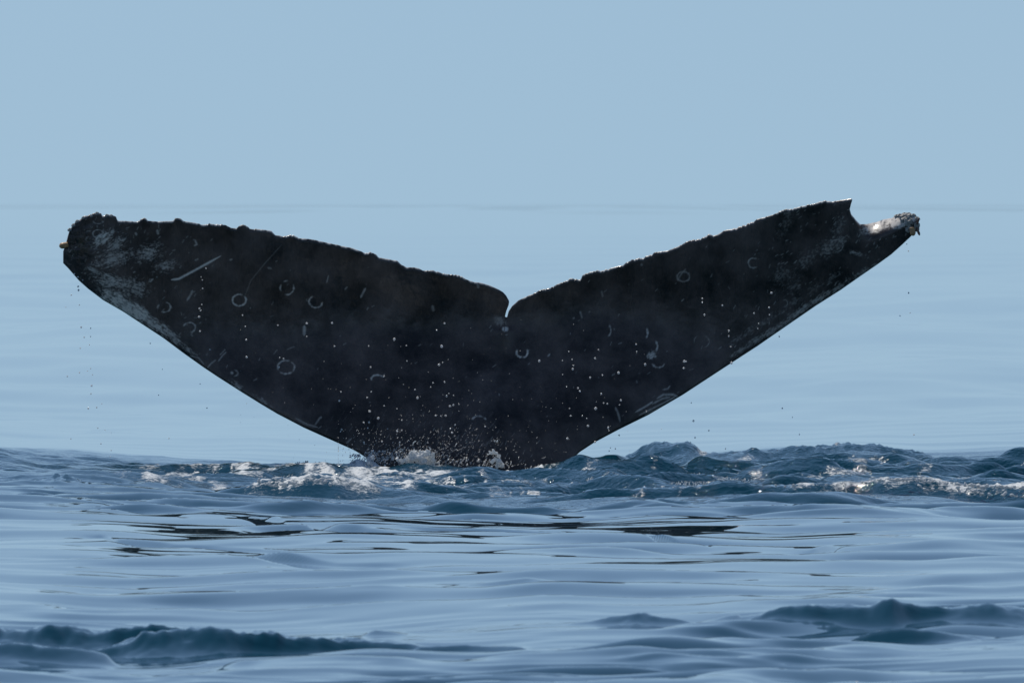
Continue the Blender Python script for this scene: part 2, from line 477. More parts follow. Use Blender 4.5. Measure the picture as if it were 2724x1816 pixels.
def ramp(line, thick, tilt=0.009, soft=0.06):
    """a short even slope of the slick water that mirrors the tail as a dark streak"""
    global Hs
    p = np.array(line, float)
    u0, u1 = p[0, 0], p[-1, 0]
    vm_ = p[:, 1].mean()
    d = CAM_H / KPX / (vm_ - HORIZON)
    u = 1362.0 + WX / d / KPX
    v = np.interp(u, p[:, 0], p[:, 1])
    dc = CAM_H / KPX / (v - HORIZON)
    fade = sstep(u0, u0 + 0.25 * (u1 - u0), u) * (1 - sstep(u1 - 0.15 * (u1 - u0), u1, u))
    ln = thick * KPX * d / (CAM_H / d + tilt)
    t = WD - dc
    k = np.exp(-np.abs(t / (ln * 0.6 + 0.02)) ** 6) * fade
    Hs = Hs * (1 - k) + k * tilt * t
    

ramp([(240, 1377), (500, 1380), (640, 1385), (760, 1402), (930, 1422)], 18)
ramp([(600, 1428), (760, 1422), (850, 1424), (1080, 1436)], 13)
ramp([(160, 1450), (250, 1450), (300, 1458), (460, 1468), (700, 1474), (930, 1490)], 10)
ramp([(400, 1490), (500, 1490), (700, 1500), (900, 1512), (1100, 1516)], 9)
ramp([(1000, 1424), (1200, 1422), (1450, 1424), (1560, 1436), (1700, 1448), (1900, 1470)], 7)
ramp([(2060, 1484), (2160, 1482), (2260, 1466), (2320, 1464)], 14)

# the sea stays level far outside the view and at the tail's own root
lvl = 1 - sstep(R(20), R(45), np.abs(TH))
Hs = Hs * (0.25 + 0.75 * lvl)
FOAM = np.clip(FOAM, 0, 1); FROTH = np.clip(FROTH, 0, 1)
FROTH = np.maximum(FROTH, belt * (0.4 * sstep(600, 1100, U) * sstep(34.6, 35.6, WDs) + 0.3 * sstep(36, 38, WDs)))
Hs += FOAM * (0.012 * fbm(WX / 0.06, WY / 0.16, 86, 3) + 0.006 * np.abs(perlin(WX / 0.025, WY / 0.1, 87)))

sv_ = np.stack([WX, WY, Hs], -1).reshape(-1, 3)
nr, nc = WX.shape
sf = grid_faces(nr, nc)
seam = np.arange(nr - 1) * nc
sf = np.concatenate([sf, np.stack([seam + nc - 1, seam, seam + nc, seam + 2 * nc - 1], -1)])
sea_me = mesh_from('sea', sv_, sf)
add_attr(sea_me, 'foam', FOAM.ravel()); add_attr(sea_me, 'froth', FROTH.ravel())
WIND = sstep(2600, 5000, WD) * sstep(-0.2, 0.5, fbm(WX / 45.0 + 2.2, WD / 9000.0, 97, 3))
add_attr(sea_me, 'wind', WIND.ravel())
sea = link('sea', sea_me, M_SEA)
tag(sea, 'calm blue sea reaching the horizon, churned and rippled round the whale tail', None, None, 'structure')


def sea_z(px, y):
    """height of the sea at a photograph column px, y metres beyond the whale"""
    d = D + y
    i = np.clip(np.searchsorted(r, d), 1, len(r) - 1)
    j = np.clip(np.searchsorted(th, math.atan((px - 1362) * KPX)), 0, len(th) - 1)
    return float(Hs[i, j])


# ------------------------------------------------------------------ whale
TOP = [(168, 669), (169.5, 664), (174, 652), (180, 628), (185.5, 610), (197.6, 593.6), (209.6, 585.5), (223, 576), (241.8, 572), (247, 567.6), (257.8, 566), (268.5, 567.3), (273, 574.8), (284.6, 570.8), (296.7, 572), (308.7, 576.2), (312.7, 586.9), (324.8, 587.7), (343.5, 588.2), (365, 589.5), (375.7, 584.2), (385, 578.3), (394.4, 586.9), (405, 588.2), (421, 589.5), (442.6, 588.2), (460, 587.7), (465.4, 581), (478.8, 579.6), (488, 588.2), (507, 591), (523, 593.6), (536.4, 597.6), (557.8, 594.9), (579, 596), (600.6, 598.9), (614, 605.6), (628.5, 608), (635, 601.5), (646, 597.5), (656.7, 601.5), (664.7, 608), (687.5, 609.5), (722, 613.6), (733, 625.6), (751.7, 628.3), (773, 624.3), (783.9, 627), (794.6, 633.6), (829, 636.3), (859, 643), (888, 649.7), (912, 655), (939, 660.4), (960.6, 668.5), (971, 674), (984.8, 670.8), (998, 676), (1009, 685.5), (1033, 689.5), (1057, 693.6), (1067.8, 704), (1081, 711), (1100, 711), (1113, 713.6), (1126.7, 720), (1151, 719), (1172, 725.7), (1196, 729.7), (1220.5, 732.4), (1239, 741.8), (1258, 749.8), (1282, 752.5), (1300.8, 759), (1319.6, 770), (1329, 777), (1336, 786), (1341, 800), (1342.6, 842), (1348.6, 843.5), (1353, 827.5), (1362, 814), (1378.5, 799), (1400, 788.6), (1420.5, 780), (1439, 771), (1466, 764.5), (1482, 756.5), (1509, 745.8), (1514, 740.4), (1530, 741.8), (1543.7, 744.4), (1551.7, 729.7), (1567.8, 724.4), (1584, 720), (1605, 720), (1626.7, 712), (1656, 705.6), (1672, 695), (1696, 688), (1717.8, 684), (1744.5, 671), (1776.7, 666.8), (1800, 657), (1834, 639), (1860.7, 636.6), (1884.8, 624.5), (1903.5, 627), (1927.6, 612.5), (1951.7, 608.5), (1984, 597.7), (2005, 589.7), (2013, 583), (2034.8, 577.7), (2066, 567), (2082, 557.6), (2109, 555), (2141, 547), (2167.8, 541.5), (2194.6, 533.5), (2216, 536), (2232, 532), (2256, 528), (2259.2, 531), (2260, 553), (2264.5, 569.6), (2277.6, 585.7), (2288, 596.4), (2307, 596), (2334, 589.7), (2352.6, 583), (2371, 580), (2384.8, 575), (2406, 571.5), (2425, 573), (2440, 584), (2444, 596)]
BOT = [(168, 700), (172, 704), (180, 712), (193.6, 727.5), (209.6, 746), (233.7, 767.6), (273.9, 798), (327.5, 829), (381, 864), (434.6, 899), (488, 939), (543, 978), (579, 1002), (648, 1046), (695, 1075), (737, 1100), (808, 1137), (868, 1164), (942, 1197), (1000, 1232), (1090, 1300), (1150, 1370), (1180, 1470), (1195, 1720), (1440, 1720), (1455, 1470), (1478, 1330), (1500, 1258), (1508, 1238), (1521, 1222.6), (1542, 1202), (1581, 1176.5), (1646, 1142), (1724, 1103.6), (1816, 1050), (1969, 950), (2016, 919.6), (2050, 896), (2103.6, 859), (2170.5, 813), (2237.5, 770.5), (2291, 733), (2334, 703.5), (2371, 676.7), (2398, 652.6), (2420, 632), (2436, 616), (2444, 604)]
cx = np.concatenate([np.arange(168, 210, 0.8), np.arange(210, 1330, 2.1), np.arange(1330, 1366, 0.6), np.arange(1366, 2255, 2.1),
                     np.arange(2255, 2292, 0.8), np.arange(2292, 2424, 2.1), np.arange(2424, 2444.01, 0.8)])
top = interp_px(TOP, cx)
bot = interp_px(BOT, cx)
# the trailing edge is finely scalloped
jag = 2.6 * perlin(cx / 6.5, cx * 0 + 1.3, 4) + 1.6 * perlin(cx / 3.0, cx * 0 + 8.3, 5)
jagw = np.clip(np.abs(cx - 1345) / 60 - 0.5, 0, 1) * (1 - sstep(2235, 2258, cx)) * sstep(176, 215, cx) + 0.5 * sstep(2330, 2360, cx)
top = top + jag * jagw * (0.25 + 0.75 * sstep(-0.3, 0.4, perlin(cx / 55.0, cx * 0 + 4.4, 9)))
NF, NU = 236, 16
hgt = bot - top
yb = np.minimum(bot - 0.02 * hgt, 1278.0)
vu = np.linspace(0, 1, NU, endpoint=False) ** 1.6
vf = np.linspace(0, 1, NF)
vf = vf + 0.35 * (np.sin(vf * np.pi * 2 - np.pi) * 0) 
vf = 1 - (1 - vf) ** 1.12
lip = np.array([9, 7, 5.5, 4.2, 3.1, 2.2, 1.4, 0.8, 0.35, 0.0])
lipk = np.minimum(1.0, 0.3 * (yb - top) / 12.0)
PY_f = np.concatenate([bot[None] + (yb - bot)[None] * vu[:, None], yb[None] + (top + 12 * lipk - yb)[None] * vf[:, None], top[None] + lip[:, None] * lipk[None]])
NBk = 54
vb = np.linspace(0, 1, NBk)
vb = vb - 0.10 * np.sin(2 * np.pi * vb)
PY_b = np.concatenate([bot[None] + (yb - bot)[None] * vu[:, None], yb[None] + (top - yb)[None] * vb[:, None]])


# the blade's own lower line for its thickness, eased where the two leading edges run into the stock
bot_t = np.minimum(bot, 1420.0)
ux = np.arange(168, 2445, 1.0)
bu = np.interp(ux, cx, bot_t)
kern = np.exp(-(np.arange(-150, 151) / 55.0) ** 2); kern /= kern.sum()
bs = np.convolve(np.pad(bu, 150, mode='edge'), kern, mode='valid')
wmix = sstep(930, 1090, ux) * (1 - sstep(1460, 1560, ux))
bot_t = np.maximum(np.interp(cx, ux, bu * (1 - wmix) + bs * wmix), np.minimum(bot, 1330))


def whale_side(PY, sgn):
    PX = np.broadcast_to(cx[None], PY.shape).copy()
    px0 = PX.copy()
    m = KPX * D
    dl = (bot_t[None] - PY) * m
    dl0 = (bot[None] - PY) * m
    dt = (PY - top[None]) * m
    c = np.minimum(hgt * m, 0.95)[None]
    s = np.clip(dl / np.maximum(c, 1e-4), 0, 1)
    tcr = 0.12
    t = 5 * tcr * c * (0.2969 * np.sqrt(s) - 0.126 * s - 0.3516 * s ** 2 + 0.2843 * s ** 3 - 0.1036 * s ** 4)
    te = 0.017 * np.sqrt(1 - (1 - np.clip(dt / 0.022, 0, 1)) ** 2) * np.sqrt(np.clip(dl0 / 0.01, 0, 1))
    t = np.sqrt((t * np.clip(dt / 0.05, 0, 1)) ** 2 + te ** 2)
    # tail stock swelling towards the water and below it
    z = CAM_H - (PY - HORIZON) * m
    k = np.exp(-((PX - 1325) / 190.0) ** 2) * sstep(0.75, -0.05, z)
    t = t + 0.15 * k
    # a soft median keel, sharper on its right flank
    keel = np.exp(-((PX - 1322) / np.where(PX < 1322, 50.0, 30.0)) ** 2) * sstep(0.62, 0.15, z)
    t = t + (0.024 * keel if sgn < 0 else 0.02 * keel)
    tipf = np.sqrt(np.clip((PX - 168) / 45.0, 0, 1)) * np.sqrt(np.clip((2444.2 - PX) / 30.0, 0, 1))
    t = t * tipf * np.where(bot[None] > 1290, np.sqrt(np.clip(dl0 / 0.06, 0, 1)), 1.0)
    # dimple below the notch
    if sgn < 0:
        t = t + 0.034 * np.exp(-((PX - 1344) / 22.0) ** 2) * np.exp(-((PY - 882) / np.where(PY < 882, 10.0, 44.0)) ** 2)
        t = t + 0.0022 * fbm(PX / 75.0, PY / 75.0, 14, 4) * np.clip(dt / 0.03, 0, 1) * np.clip(dl / 0.03, 0, 1)
        # torn, lumpy left tip
        lump = np.exp(-((PX - 205) / 60.0) ** 2 - ((PY - 650) / 70.0) ** 2)
        t = t + 0.010 * lump * fbm(PX / 22.0, PY / 22.0, 15, 3) * np.clip(dt / 0.03, 0, 1) * np.clip(dl / 0.03, 0, 1)
    # camber: the stock leans away, the blades curl back over towards the viewer
    zz = np.linspace(-1.6, 1.6, 641)
    sl = 0.48 + (-0.30 - 0.48) * (sstep(0.40, 1.02, zz))
    yy = np.cumsum(sl) * (zz[1] - zz[0])
    yy -= np.interp(0.3, zz, yy)
    ctr = np.interp(z + 0.07 * perlin(PX / 330.0, PY / 600.0, 18) * np.clip(dt / 0.1, 0, 1) + 0.03 * perlin(PX / 120.0, PY / 300.0, 19) * np.clip(dt / 0.1, 0, 1), zz, yy)
    xm = (PX - 1345) * m
    side = np.abs(xm)
    ctr = ctr - 0.05 * side ** 2 + 0.02
    # the stub of the right tip twists so that its front looks up
    zm = CAM_H - (0.5 * (top + bot)[None] - HORIZON) * m
    ctr = ctr + 13.0 * sstep(2270, 2350, PX) * np.maximum(z - zm - 0.004, 0) ** 2
    # left lobe folds a little over the notch
    w = sstep(1285, 1340, px0) * (px0 < 1345.5) * sstep(845, 800, PY)
    PX = PX + 14.0 * w * (1 - 0.25 * sstep(808, 780, PY))
    ctr = ctr - 0.02 * w
    # the hooked point above the bite out of the right tip
    PX = PX + 8.5 * sstep(2222, 2259, px0) * (px0 < 2260.01) * sstep(555, 530, PY)
    y = ctr + sgn * t
    X = (PX - 1362) * KPX * (D + y)
    Z = CAM_H - (PY - HORIZON) * KPX * (D + y)
    return np.stack([X, y, Z], -1), PX, px0


Vf, PXf, _ = whale_side(PY_f, -1)
Vb, PXb, _ = whale_side(PY_b, +1)
ncx = len(cx)
nf_, nb_ = Vf.shape[0], Vb.shape[0]
whale_v = np.concatenate([Vf.reshape(-1, 3), Vb.reshape(-1, 3)])
Ff = grid_faces(nf_, ncx)
Fb = grid_faces(nb_, ncx, nf_ * ncx)[:, ::-1]
offb = nf_ * ncx
ii = np.arange(ncx - 1)
e_bot = np.stack([ii + 1, ii, offb + ii, offb + ii + 1], -1)
tf = (nf_ - 1) * ncx; tb = offb + (nb_ - 1) * ncx
e_top = np.stack([tf + ii, tf + ii + 1, tb + ii + 1, tb + ii], -1)
whale_f = np.concatenate([Ff, Fb, e_bot, e_top])

# scars, rings and rubbed patches of the skin, plus painted notch and edge highlights
PX, PY = PXf.ravel(), PY_f.ravel()
scar_glint = np.zeros_like(PX)
brk = 0.5 + 0.5 * np.clip(1.6 * fbm(PX / 7.0, PY / 7.0, 30, 3), -1, 1)


def ring(x, y, rx, ry, w=4.5, st=1.0, arcs=((0, 360),), soft=25):
    global scar_glint
    b = np.where((np.abs(PX - x) < rx + 12) & (np.abs(PY - y) < ry + 12))[0]
    dx, dy = (PX[b] - x) / rx, (PY[b] - y) / ry
    q = np.sqrt(dx * dx + dy * dy) + 0.05 * perlin(PX[b] / 14.0, PY[b] / 14.0, 33)
    wob = w * 0.8 * (0.6 + 0.7 * brk[b])
    k = np.clip(1.25 - np.abs(q - 1) * min(rx, ry) / (wob * 0.5), 0, 1)
    a = np.degrees(np.arctan2(-dy, dx)) % 360
    msk = np.zeros_like(a)
    for a0, a1 in arcs:
        mid, hw = (a0 + a1) / 2, (a1 - a0) / 2
        dd = np.abs((a - mid + 180) % 360 - 180)
        msk = np.maximum(msk, np.clip((hw - dd) / soft + 0.5, 0, 1))
    scar_glint[b] = np.maximum(scar_glint[b], st * k * msk * (0.55 + 0.45 * brk[b]))


def stroke(pts, w, st=1.0, taper=True, rough=0.4):
    global scar_glint
    p = np.array(pts, float)
    b = np.where((PX > p[:, 0].min() - w - 4) & (PX < p[:, 0].max() + w + 4) & (PY > p[:, 1].min() - w - 4) & (PY < p[:, 1].max() + w + 4))[0]
    best = np.full(len(b), 1e9); pos = np.zeros(len(b))
    n = len(p) - 1
    for i in range(n):
        a, c = p[i], p[i + 1]
        v = c - a
        t = np.clip(((PX[b] - a[0]) * v[0] + (PY[b] - a[1]) * v[1]) / (v @ v), 0, 1)
        dd = np.hypot(PX[b] - a[0] - t * v[0], PY[b] - a[1] - t * v[1])
        q = dd < best
        best[q] = dd[q]; pos[q] = (i + t[q]) / n
    ww = w * (np.clip(np.minimum(pos, 1 - pos) * 5 + 0.35, 0, 1) if taper else 1)
    k = np.clip(1.3 - best / (ww * 0.5), 0, 1)
    scar_glint[b] = np.maximum(scar_glint[b], st * k * (1 - rough + rough * brk[b]))


def blotch(x, y, rx, ry, st=0.6, ang=0.0, sx=9.0, sy=9.0, thr=0.0, seed=40):
    """mottled pale patch, for rubbed skin and the painted notch highlight; the mottling runs along ang (degrees)"""
    global scar_glint
    R_ = max(rx, ry) * 1.8
    b = np.where((np.abs(PX - x) < R_) & (np.abs(PY - y) < R_))[0]
    ca, sa = math.cos(R(ang)), math.sin(R(ang))
    dx, dy = PX[b] - x, PY[b] - y
    u, v = dx * ca - dy * sa, dx * sa + dy * ca
    env = np.exp(-((u / rx) ** 2 + (v / ry) ** 2) * 1.2)
    n = fbm(u / sx + 3.1 * seed, v / sy, seed, 4, 0.6)
    n = 0.65 * n + 0.45 * fbm(PX[b] / 5.0, PY[b] / 5.0, seed + 2, 3) + 0.35 * fbm(PX[b] / 24.0, PY[b] / 24.0, seed + 5, 2)
    k = sstep(thr - 0.45, thr + 0.85, n + 1.1 * (env - 0.6))
    scar_glint[b] = np.maximum(scar_glint[b], st * k * sstep(0.05, 0.45, env))


blotch(1344, 875, 8, 6, 1.0, 0, 6, 6, -0.9, 39)  # bright wet highlight below the notch, painted into the skin colour
blotch(1330, 855, 12, 18, 0.25, 60, 10, 6, -0.4, 38)  # fainter grey streak of the same painted highlight
ring(636.6, 798, 18, 15, 6, 0.95, ((70, 400),))
ring(763.8, 765, 18, 19, 5.5, 0.85, ((-100, 20), (160, 200), (90, 115)))
ring(840, 802.4, 18, 15, 5.5, 0.8, ((120, 215), (225, 350)))
ring(761, 976, 22, 18, 5.5, 0.8, ((70, 200), (-30, 45), (230, 310)))
ring(437, 817, 17, 13, 5, 0.75, ((-110, 70), (150, 190)))
ring(504, 870.5, 16, 13, 5, 0.65, ((-75, 165),))
ring(1389, 937, 15, 13, 6.5, 1.0, ((155, 265), (275, 390)))
ring(1004, 1010, 17, 13, 6, 0.9, ((40, 180),))
ring(1274, 1116, 17, 10, 4.5, 0.75, ((60, 180), (0, 30)))
ring(1616, 878, 9, 15, 4.5, 0.65, ((-75, 60),))
ring(1714, 886, 9, 15, 7, 0.85, ((-50, 50),))
ring(1738, 920, 11, 16, 6, 0.85, ((-50, 55),))
ring(1751, 965, 16, 12, 5, 0.75, ((195, 345),))
ring(1818, 735.7, 17, 13, 5, 0.42, ((0, 360),))
stroke([(1802, 746), (1814, 726), (1824, 716)], 5, 0.35)
ring(2005, 699.5, 14, 13, 5, 0.6, ((60, 300),))
ring(1866, 908, 20, 17, 3.5, 0.38, ((-60, 60), (130, 190)))
ring(2226, 653, 17, 16, 4, 0.6, ((-100, 160), (170, 230)))
ring(2088, 806, 7, 9, 3.5, 0.5, ((-80, 120),))
ring(261, 622, 14, 11, 4, 0.7, ((0, 360),))
ring(261, 588, 13, 7, 3.5, 0.5, ((180, 360),))
ring(2290, 612, 9, 12, 4, 0.6, ((-60, 60),))
stroke([(456, 744), (475, 742), (520, 718), (587, 681)], 6.5, 1.0, True, 0.15)
stroke([(750, 650), (705, 700), (668, 745), (652, 785)], 3, 0.22)
stroke([(497, 800), (508, 783), (512, 772)], 6, 0.6)
stroke([(500, 797), (512, 778), (519, 774)], 3, 0.4)
stroke([(810, 866), (809, 892)], 9, 0.7)
stroke([(869, 752), (874, 733)], 3.5, 0.45)
stroke([(959, 792), (966, 778), (973, 766)], 6, 0.55)
stroke([(917, 770), (924, 763)], 4, 0.4)
stroke([(580, 962), (592, 945), (602, 936)], 4, 0.55)
stroke([(584, 945), (600, 928)], 3, 0.5)
stroke([(552, 977), (562, 966), (574, 957)], 4, 0.55)
stroke([(505, 946), (528, 951), (542, 968)], 4, 0.45)
stroke([(762, 930), (784, 921)], 4, 0.3)
stroke([(728, 942), (737, 930)], 3, 0.35)
stroke([(519, 640), (524, 650), (516, 654)], 5, 0.6)
stroke([(513, 637), (522, 640)], 4, 0.4)
stroke([(360, 618), (364, 626)], 6, 0.6); stroke([(418, 611), (421, 624)], 7, 0.65)
stroke([(712, 712), (722, 714)], 6, 0.4)
stroke([(611, 692), (618, 689)], 5, 0.5); stroke([(518, 693), (528, 688)], 5, 0.4)
stroke([(399, 750), (407, 741)], 5, 0.7)
stroke([(1270, 754), (1273, 766)], 7, 0.45)
stroke([(1150, 812), (1153, 828)], 9, 0.3)
stroke([(1600, 773), (1604, 790)], 5, 0.3)
stroke([(1543, 828), (1549, 846)], 5, 0.4); stroke([(1566, 830), (1570, 828)], 4, 0.35)
stroke([(1525, 844), (1527, 848)], 6, 0.4)
stroke([(1705, 706), (1709, 702)], 7, 0.3)
stroke([(1457, 948), (1463, 941)], 5, 0.6)
stroke([(1644, 915), (1655, 911)], 3, 0.4)
stroke([(1637, 1083), (1644, 1098), (1650, 1122)], 5.5, 0.5)
stroke([(1690, 1096), (1722, 1078), (1736, 1068)], 5.5, 0.7)
stroke([(1700, 1104), (1760, 1074), (1800, 1054)], 5, 0.55)
stroke([(1747, 1060), (1765, 1049), (1790, 1049), (1803, 1055)], 6, 0.7)
stroke([(1735, 1074), (1762, 1060), (1782, 1056)], 5, 0.6)
stroke([(1715, 1103), (1770, 1076)], 3.5, 0.4)
stroke([(1763, 1036), (1776, 1034), (1782, 1026)], 4.5, 0.55)
stroke([(838, 1130), (850, 1112), (856, 1108)], 5, 0.45); stroke([(786, 1112), (815, 1128), (845, 1136)], 6, 0.4)
stroke([(922, 1178), (934, 1166)], 5, 0.45)
stroke([(614, 990), (620, 993)], 9, 0.6); ring(616, 992, 17, 10, 4.5, 0.55, ((-60, 60),))
blotch(630, 1026, 22, 10, 0.55, -38, 12, 5)
blotch(700, 1066, 30, 6, 0.4, -35, 12, 5)
blotch(1734, 944, 16, 11, 0.8, 30, 6, 4, -0.1, 44)
blotch(272, 634, 36, 17, 0.98, 35, 16, 6, -0.05, 45)
blotch(310, 648, 34, 15, 0.65, 35, 16, 5, 0.0, 46)
blotch(300, 690, 60, 24, 0.59, 20, 14, 6, 0.05, 47)
blotch(395, 672, 46, 25, 0.65, 20, 10, 6, 0.08, 48)
blotch(440, 708, 36, 18, 0.59, 20, 10, 6, 0.1, 49)
blotch(300, 748, 60, 22, 0.78, -12, 14, 5, 0.02, 50)
blotch(355, 765, 45, 26, 0.59, -20, 10, 5, 0.05, 51)
blotch(315, 805, 60, 24, 0.98, -34, 16, 6, -0.3, 52)
blotch(365, 832, 42, 20, 1.00, -34, 16, 6, -0.4, 53)
blotch(420, 868, 42, 16, 0.91, -35, 14, 4, -0.15, 54)
blotch(460, 896, 34, 14, 0.72, -36, 12, 4, 0.0, 55)
blotch(500, 930, 36, 8, 0.52, -36, 12, 4, 0.1, 56)
blotch(250, 720, 30, 8, 0.59, -30, 10, 5, 0.0, 57)
blotch(2205, 660, 44, 26, 0.42, 25, 10, 7, 0.2, 60)
blotch(2232, 640, 30, 16, 0.42, 25, 8, 6, 0.2, 61)
blotch(2145, 690, 40, 26, 0.3, 45, 9, 6, 0.3, 62)
blotch(2080, 730, 50, 32, 0.25, 45, 9, 6, 0.36, 63)
blotch(2110, 760, 40, 25, 0.25, 45, 9, 6, 0.36, 64)
blotch(2230, 600, 44, 20, 0.3, 70, 9, 5, 0.35, 65)
blotch(2090, 590, 70, 18, 0.2, 70, 9, 4, 0.36, 66)
blotch(2280, 675, 34, 8, 0.5, -18, 12, 4, 0.1, 67)
blotch(2300, 725, 50, 12, 0.45, 33, 12, 5, 0.12, 68)
for i, (bx, by) in enumerate([(2230, 770), (2180, 800), (2130, 832), (2090, 862), (2050, 888), (2010, 912), (1970, 938)]):
    blotch(bx, by - 6, 40, 9, 0.62 - 0.05 * abs(i - 2), 34, 13, 5, -0.05 + 0.03 * abs(i - 2), 70 + i)
    blotch(bx - 14, by - 32, 36, 13, 0.25, 34, 9, 6, 0.36, 80 + i)
blotch(2325, 606, 34, 14, 1.0, 15, 14, 8, -0.25, 90)
blotch(2390, 588, 52, 18, 1.0, 10, 10, 8, -0.45, 91)
stroke([(2336, 586), (2341, 606)], 13, 1.3, False, 0.2)
stroke([(2351, 584), (2346, 596)], 7, 1.2, False, 0.2)
g4 = np.random.default_rng(3)
# small nicks everywhere, denser towards the tips
for i in range(420):
    q = g4.random()
    if q < 0.45: x = g4.normal(330, 110)
    elif q < 0.8: x = g4.normal(2150, 130)
    else: x = g4.uniform(500, 1950)
    if not 180 < x < 2420: continue
    tp, bt = np.interp(x, cx, top), np.interp(x, cx, bot)
    y = g4.uniform(tp + 12, min(bt - 6, 1240))
    ln = g4.uniform(3, 12); a = g4.normal(0.9, 0.4)
    stroke([(x, y), (x + ln * math.cos(a), y - ln * math.sin(a))], g4.uniform(2.0, 3.8), g4.uniform(0.12, 0.5))
# wet streaks running to the water over the stock
for i in range(260):
    x = g4.normal(1130, 120); y = g4.uniform(1090, 1235)
    ln = g4.uniform(6, 18); a = g4.normal(1.05, 0.15)
    stroke([(x, y), (x + ln * math.cos(a), y - ln * math.sin(a))], 1.8, g4.uniform(0.1, 0.45) * sstep(1060, 1220, y))
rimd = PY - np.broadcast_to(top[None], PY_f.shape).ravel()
rim_glint = sstep(6.0, 2.0, rimd) * np.clip(0.5 + 1.0 * fbm(PX / 13.0, PX * 0 + 0.7, 35, 3), 0, 1) * np.clip(np.abs(PX - 1345) / 40 - 0.4, 0, 1)  # sunlit glints along the trailing edge, painted as pale colour
scar_glint = np.maximum(scar_glint, 0.9 * rim_glint)
scar_glint = np.clip(scar_glint, 0, 1.0)
rust = 0.85 * np.exp(-((PX - 212) / 22.0) ** 2 - ((PY - 652) / 28.0) ** 2) * sstep(-0.3, 0.3, fbm(PX / 14.0, PY / 14.0, 95, 3))
rust = np.clip(rust, 0, 1)
nbv = nb_ * ncx
glint_b = np.zeros((nb_, ncx)); glint_b[-1] = rim_glint.reshape(nf_, ncx)[-1] * 0.75; glint_b[-2] = glint_b[-1]; glint_b = glint_b.ravel()  # painted edge highlight carried over onto the back rows
whale_me = mesh_from('whale', whale_v, whale_f)
add_attr(whale_me, 'scar_glint', np.concatenate([scar_glint, glint_b]))
add_attr(whale_me, 'rust', np.concatenate([rust, np.zeros(nbv)]))
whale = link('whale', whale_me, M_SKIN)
tag(whale, 'black whale tail fluke with pale ring scars raised above the splashing water', 'whale')

# depth of the skin at a photograph position (used to set drops and barnacles on or before it)
def skin_y(px, py):
    j = int(np.clip(np.searchsorted(cx, px), 0, ncx - 1))
    col = PY_f[:, j]
    i = int(np.argmin(np.abs(col - py)))
    return float(Vf[i, j, 1])


def P(px, py, y):
    return Vector((X_at(px, y), y, Z_at(py, y)))


# ------------------------------------------------------------------ barnacles (they grow on the skin: parts of the whale)
def barnacle_mesh(seed):
    bm = bmesh.new()
    g = random.Random(seed)
    n, prof = 12, [(1.0, 0.0), (0.92, 0.25), (0.72, 0.62), (0.5, 0.85), (0.36, 0.8), (0.25, 0.55)]
    rings_ = []
    for k, (rr, hh) in enumerate(prof):
        rings_.append([bm.verts.new((rr * math.cos(2 * math.pi * i / n) * (1 + 0.16 * (i % 2) + g.uniform(-.07, .07)),
                                     rr * math.sin(2 * math.pi * i / n) * (1 + 0.16 * (i % 2) + g.uniform(-.07, .07)), hh)) for i in range(n)])
    for a, b in zip(rings_, rings_[1:]):
        for i in range(n):
            bm.faces.new((a[i], a[(i + 1) % n], b[(i + 1) % n], b[i]))
    bm.faces.new(rings_[-1])
    me = bpy.data.meshes.new('barnacle')
    bm.to_mesh(me); bm.free()
    me.materials.append(M_BARN)
    return me


bar_me = [barnacle_mesh(i) for i in range(3)]


def put_barnacle(px, py, rad, nrm, k, push=0.0):
    y = skin_y(px, py) + push
    o = link('barnacle', bar_me[k % 3], None, whale)
    o.location = P(px, py, y)
    o.rotation_mode = 'QUATERNION'
    o.rotation_quaternion = Vector(nrm).to_track_quat('Z', 'Y')
    m = rad * KPX * D
    o.scale = (m, m, m * 0.9)
    return o


gb = random.Random(4)
for k in range(26):           # crust on the torn right tip
    px = gb.uniform(2400, 2441); py = gb.uniform(574, 614) if px > 2415 else gb.uniform(573, 596)
    put_barnacle(px, py, gb.uniform(5, 9), (gb.uniform(-.3, .6), -1, gb.uniform(-.2, .9)), k, 0.004)
for k, (px, py) in enumerate([(2386, 577), (2394, 575), (2406, 572), (2418, 572), (2430, 575), (2440, 583)]):
    put_barnacle(px, py, 7.5, (0.1, -0.4, 1), k, 0.006)
for k, (px, py, rr) in enumerate([(186, 612, 6), (196, 600, 6), (206, 590, 6), (222, 580, 5), (243, 575, 5), (258, 569, 6), (284, 574, 5), (296, 575, 5)]):
    put_barnacle(px, py, rr, (-0.4, -0.5, 1), k, 0.004)


def goose_mesh(name, mat, ln, w0, w1, bend, seed):
    """stalked barnacle: a soft stalk that swells into a blunt plated head, along +Z"""
    bm = bmesh.new()
    n, m = 10, 12
    prev = None
    for k in range(m + 1):
        t = k / m
        rad = (w0 + (w1 - w0) * min(1, t * 1.4)) * (1.0 if t < 0.5 else math.sqrt(max(0.02, 1 - ((t - 0.5) / 0.5) ** 2)))
        c = Vector((bend * t * t, 0, ln * t))
        ring_ = [bm.verts.new(c + Vector((rad * math.cos(6.2832 * i / n), rad * 0.75 * math.sin(6.2832 * i / n), 0))) for i in range(n)]
        if prev:
            for i in range(n):
                bm.faces.new((prev[i], prev[(i + 1) % n], ring_[(i + 1) % n], ring_[i]))
        else:
            bm.faces.new(ring_[::-1])
        prev = ring_
    bm.faces.new(prev)
    for f in bm.faces: f.smooth = True
    me = bpy.data.meshes.new(name)
    bm.to_mesh(me); bm.free()
    me.materials.append(mat)
    return me


def put_goose(px, py, mat, ln, w0, w1, bend, d, label, dy=0.0):
    me = goose_mesh('gooseneck_barnacle', mat, ln, w0, w1, bend, 1)
    o = link('gooseneck_barnacle', me, None, whale)
    o.location = P(px, py, skin_y(px, py) + dy)
    o.rotation_mode = 'QUATERNION'
    o.rotation_quaternion = Vector(d).to_track_quat('Z', 'Y')
    if label: o['label'] = label
    return o


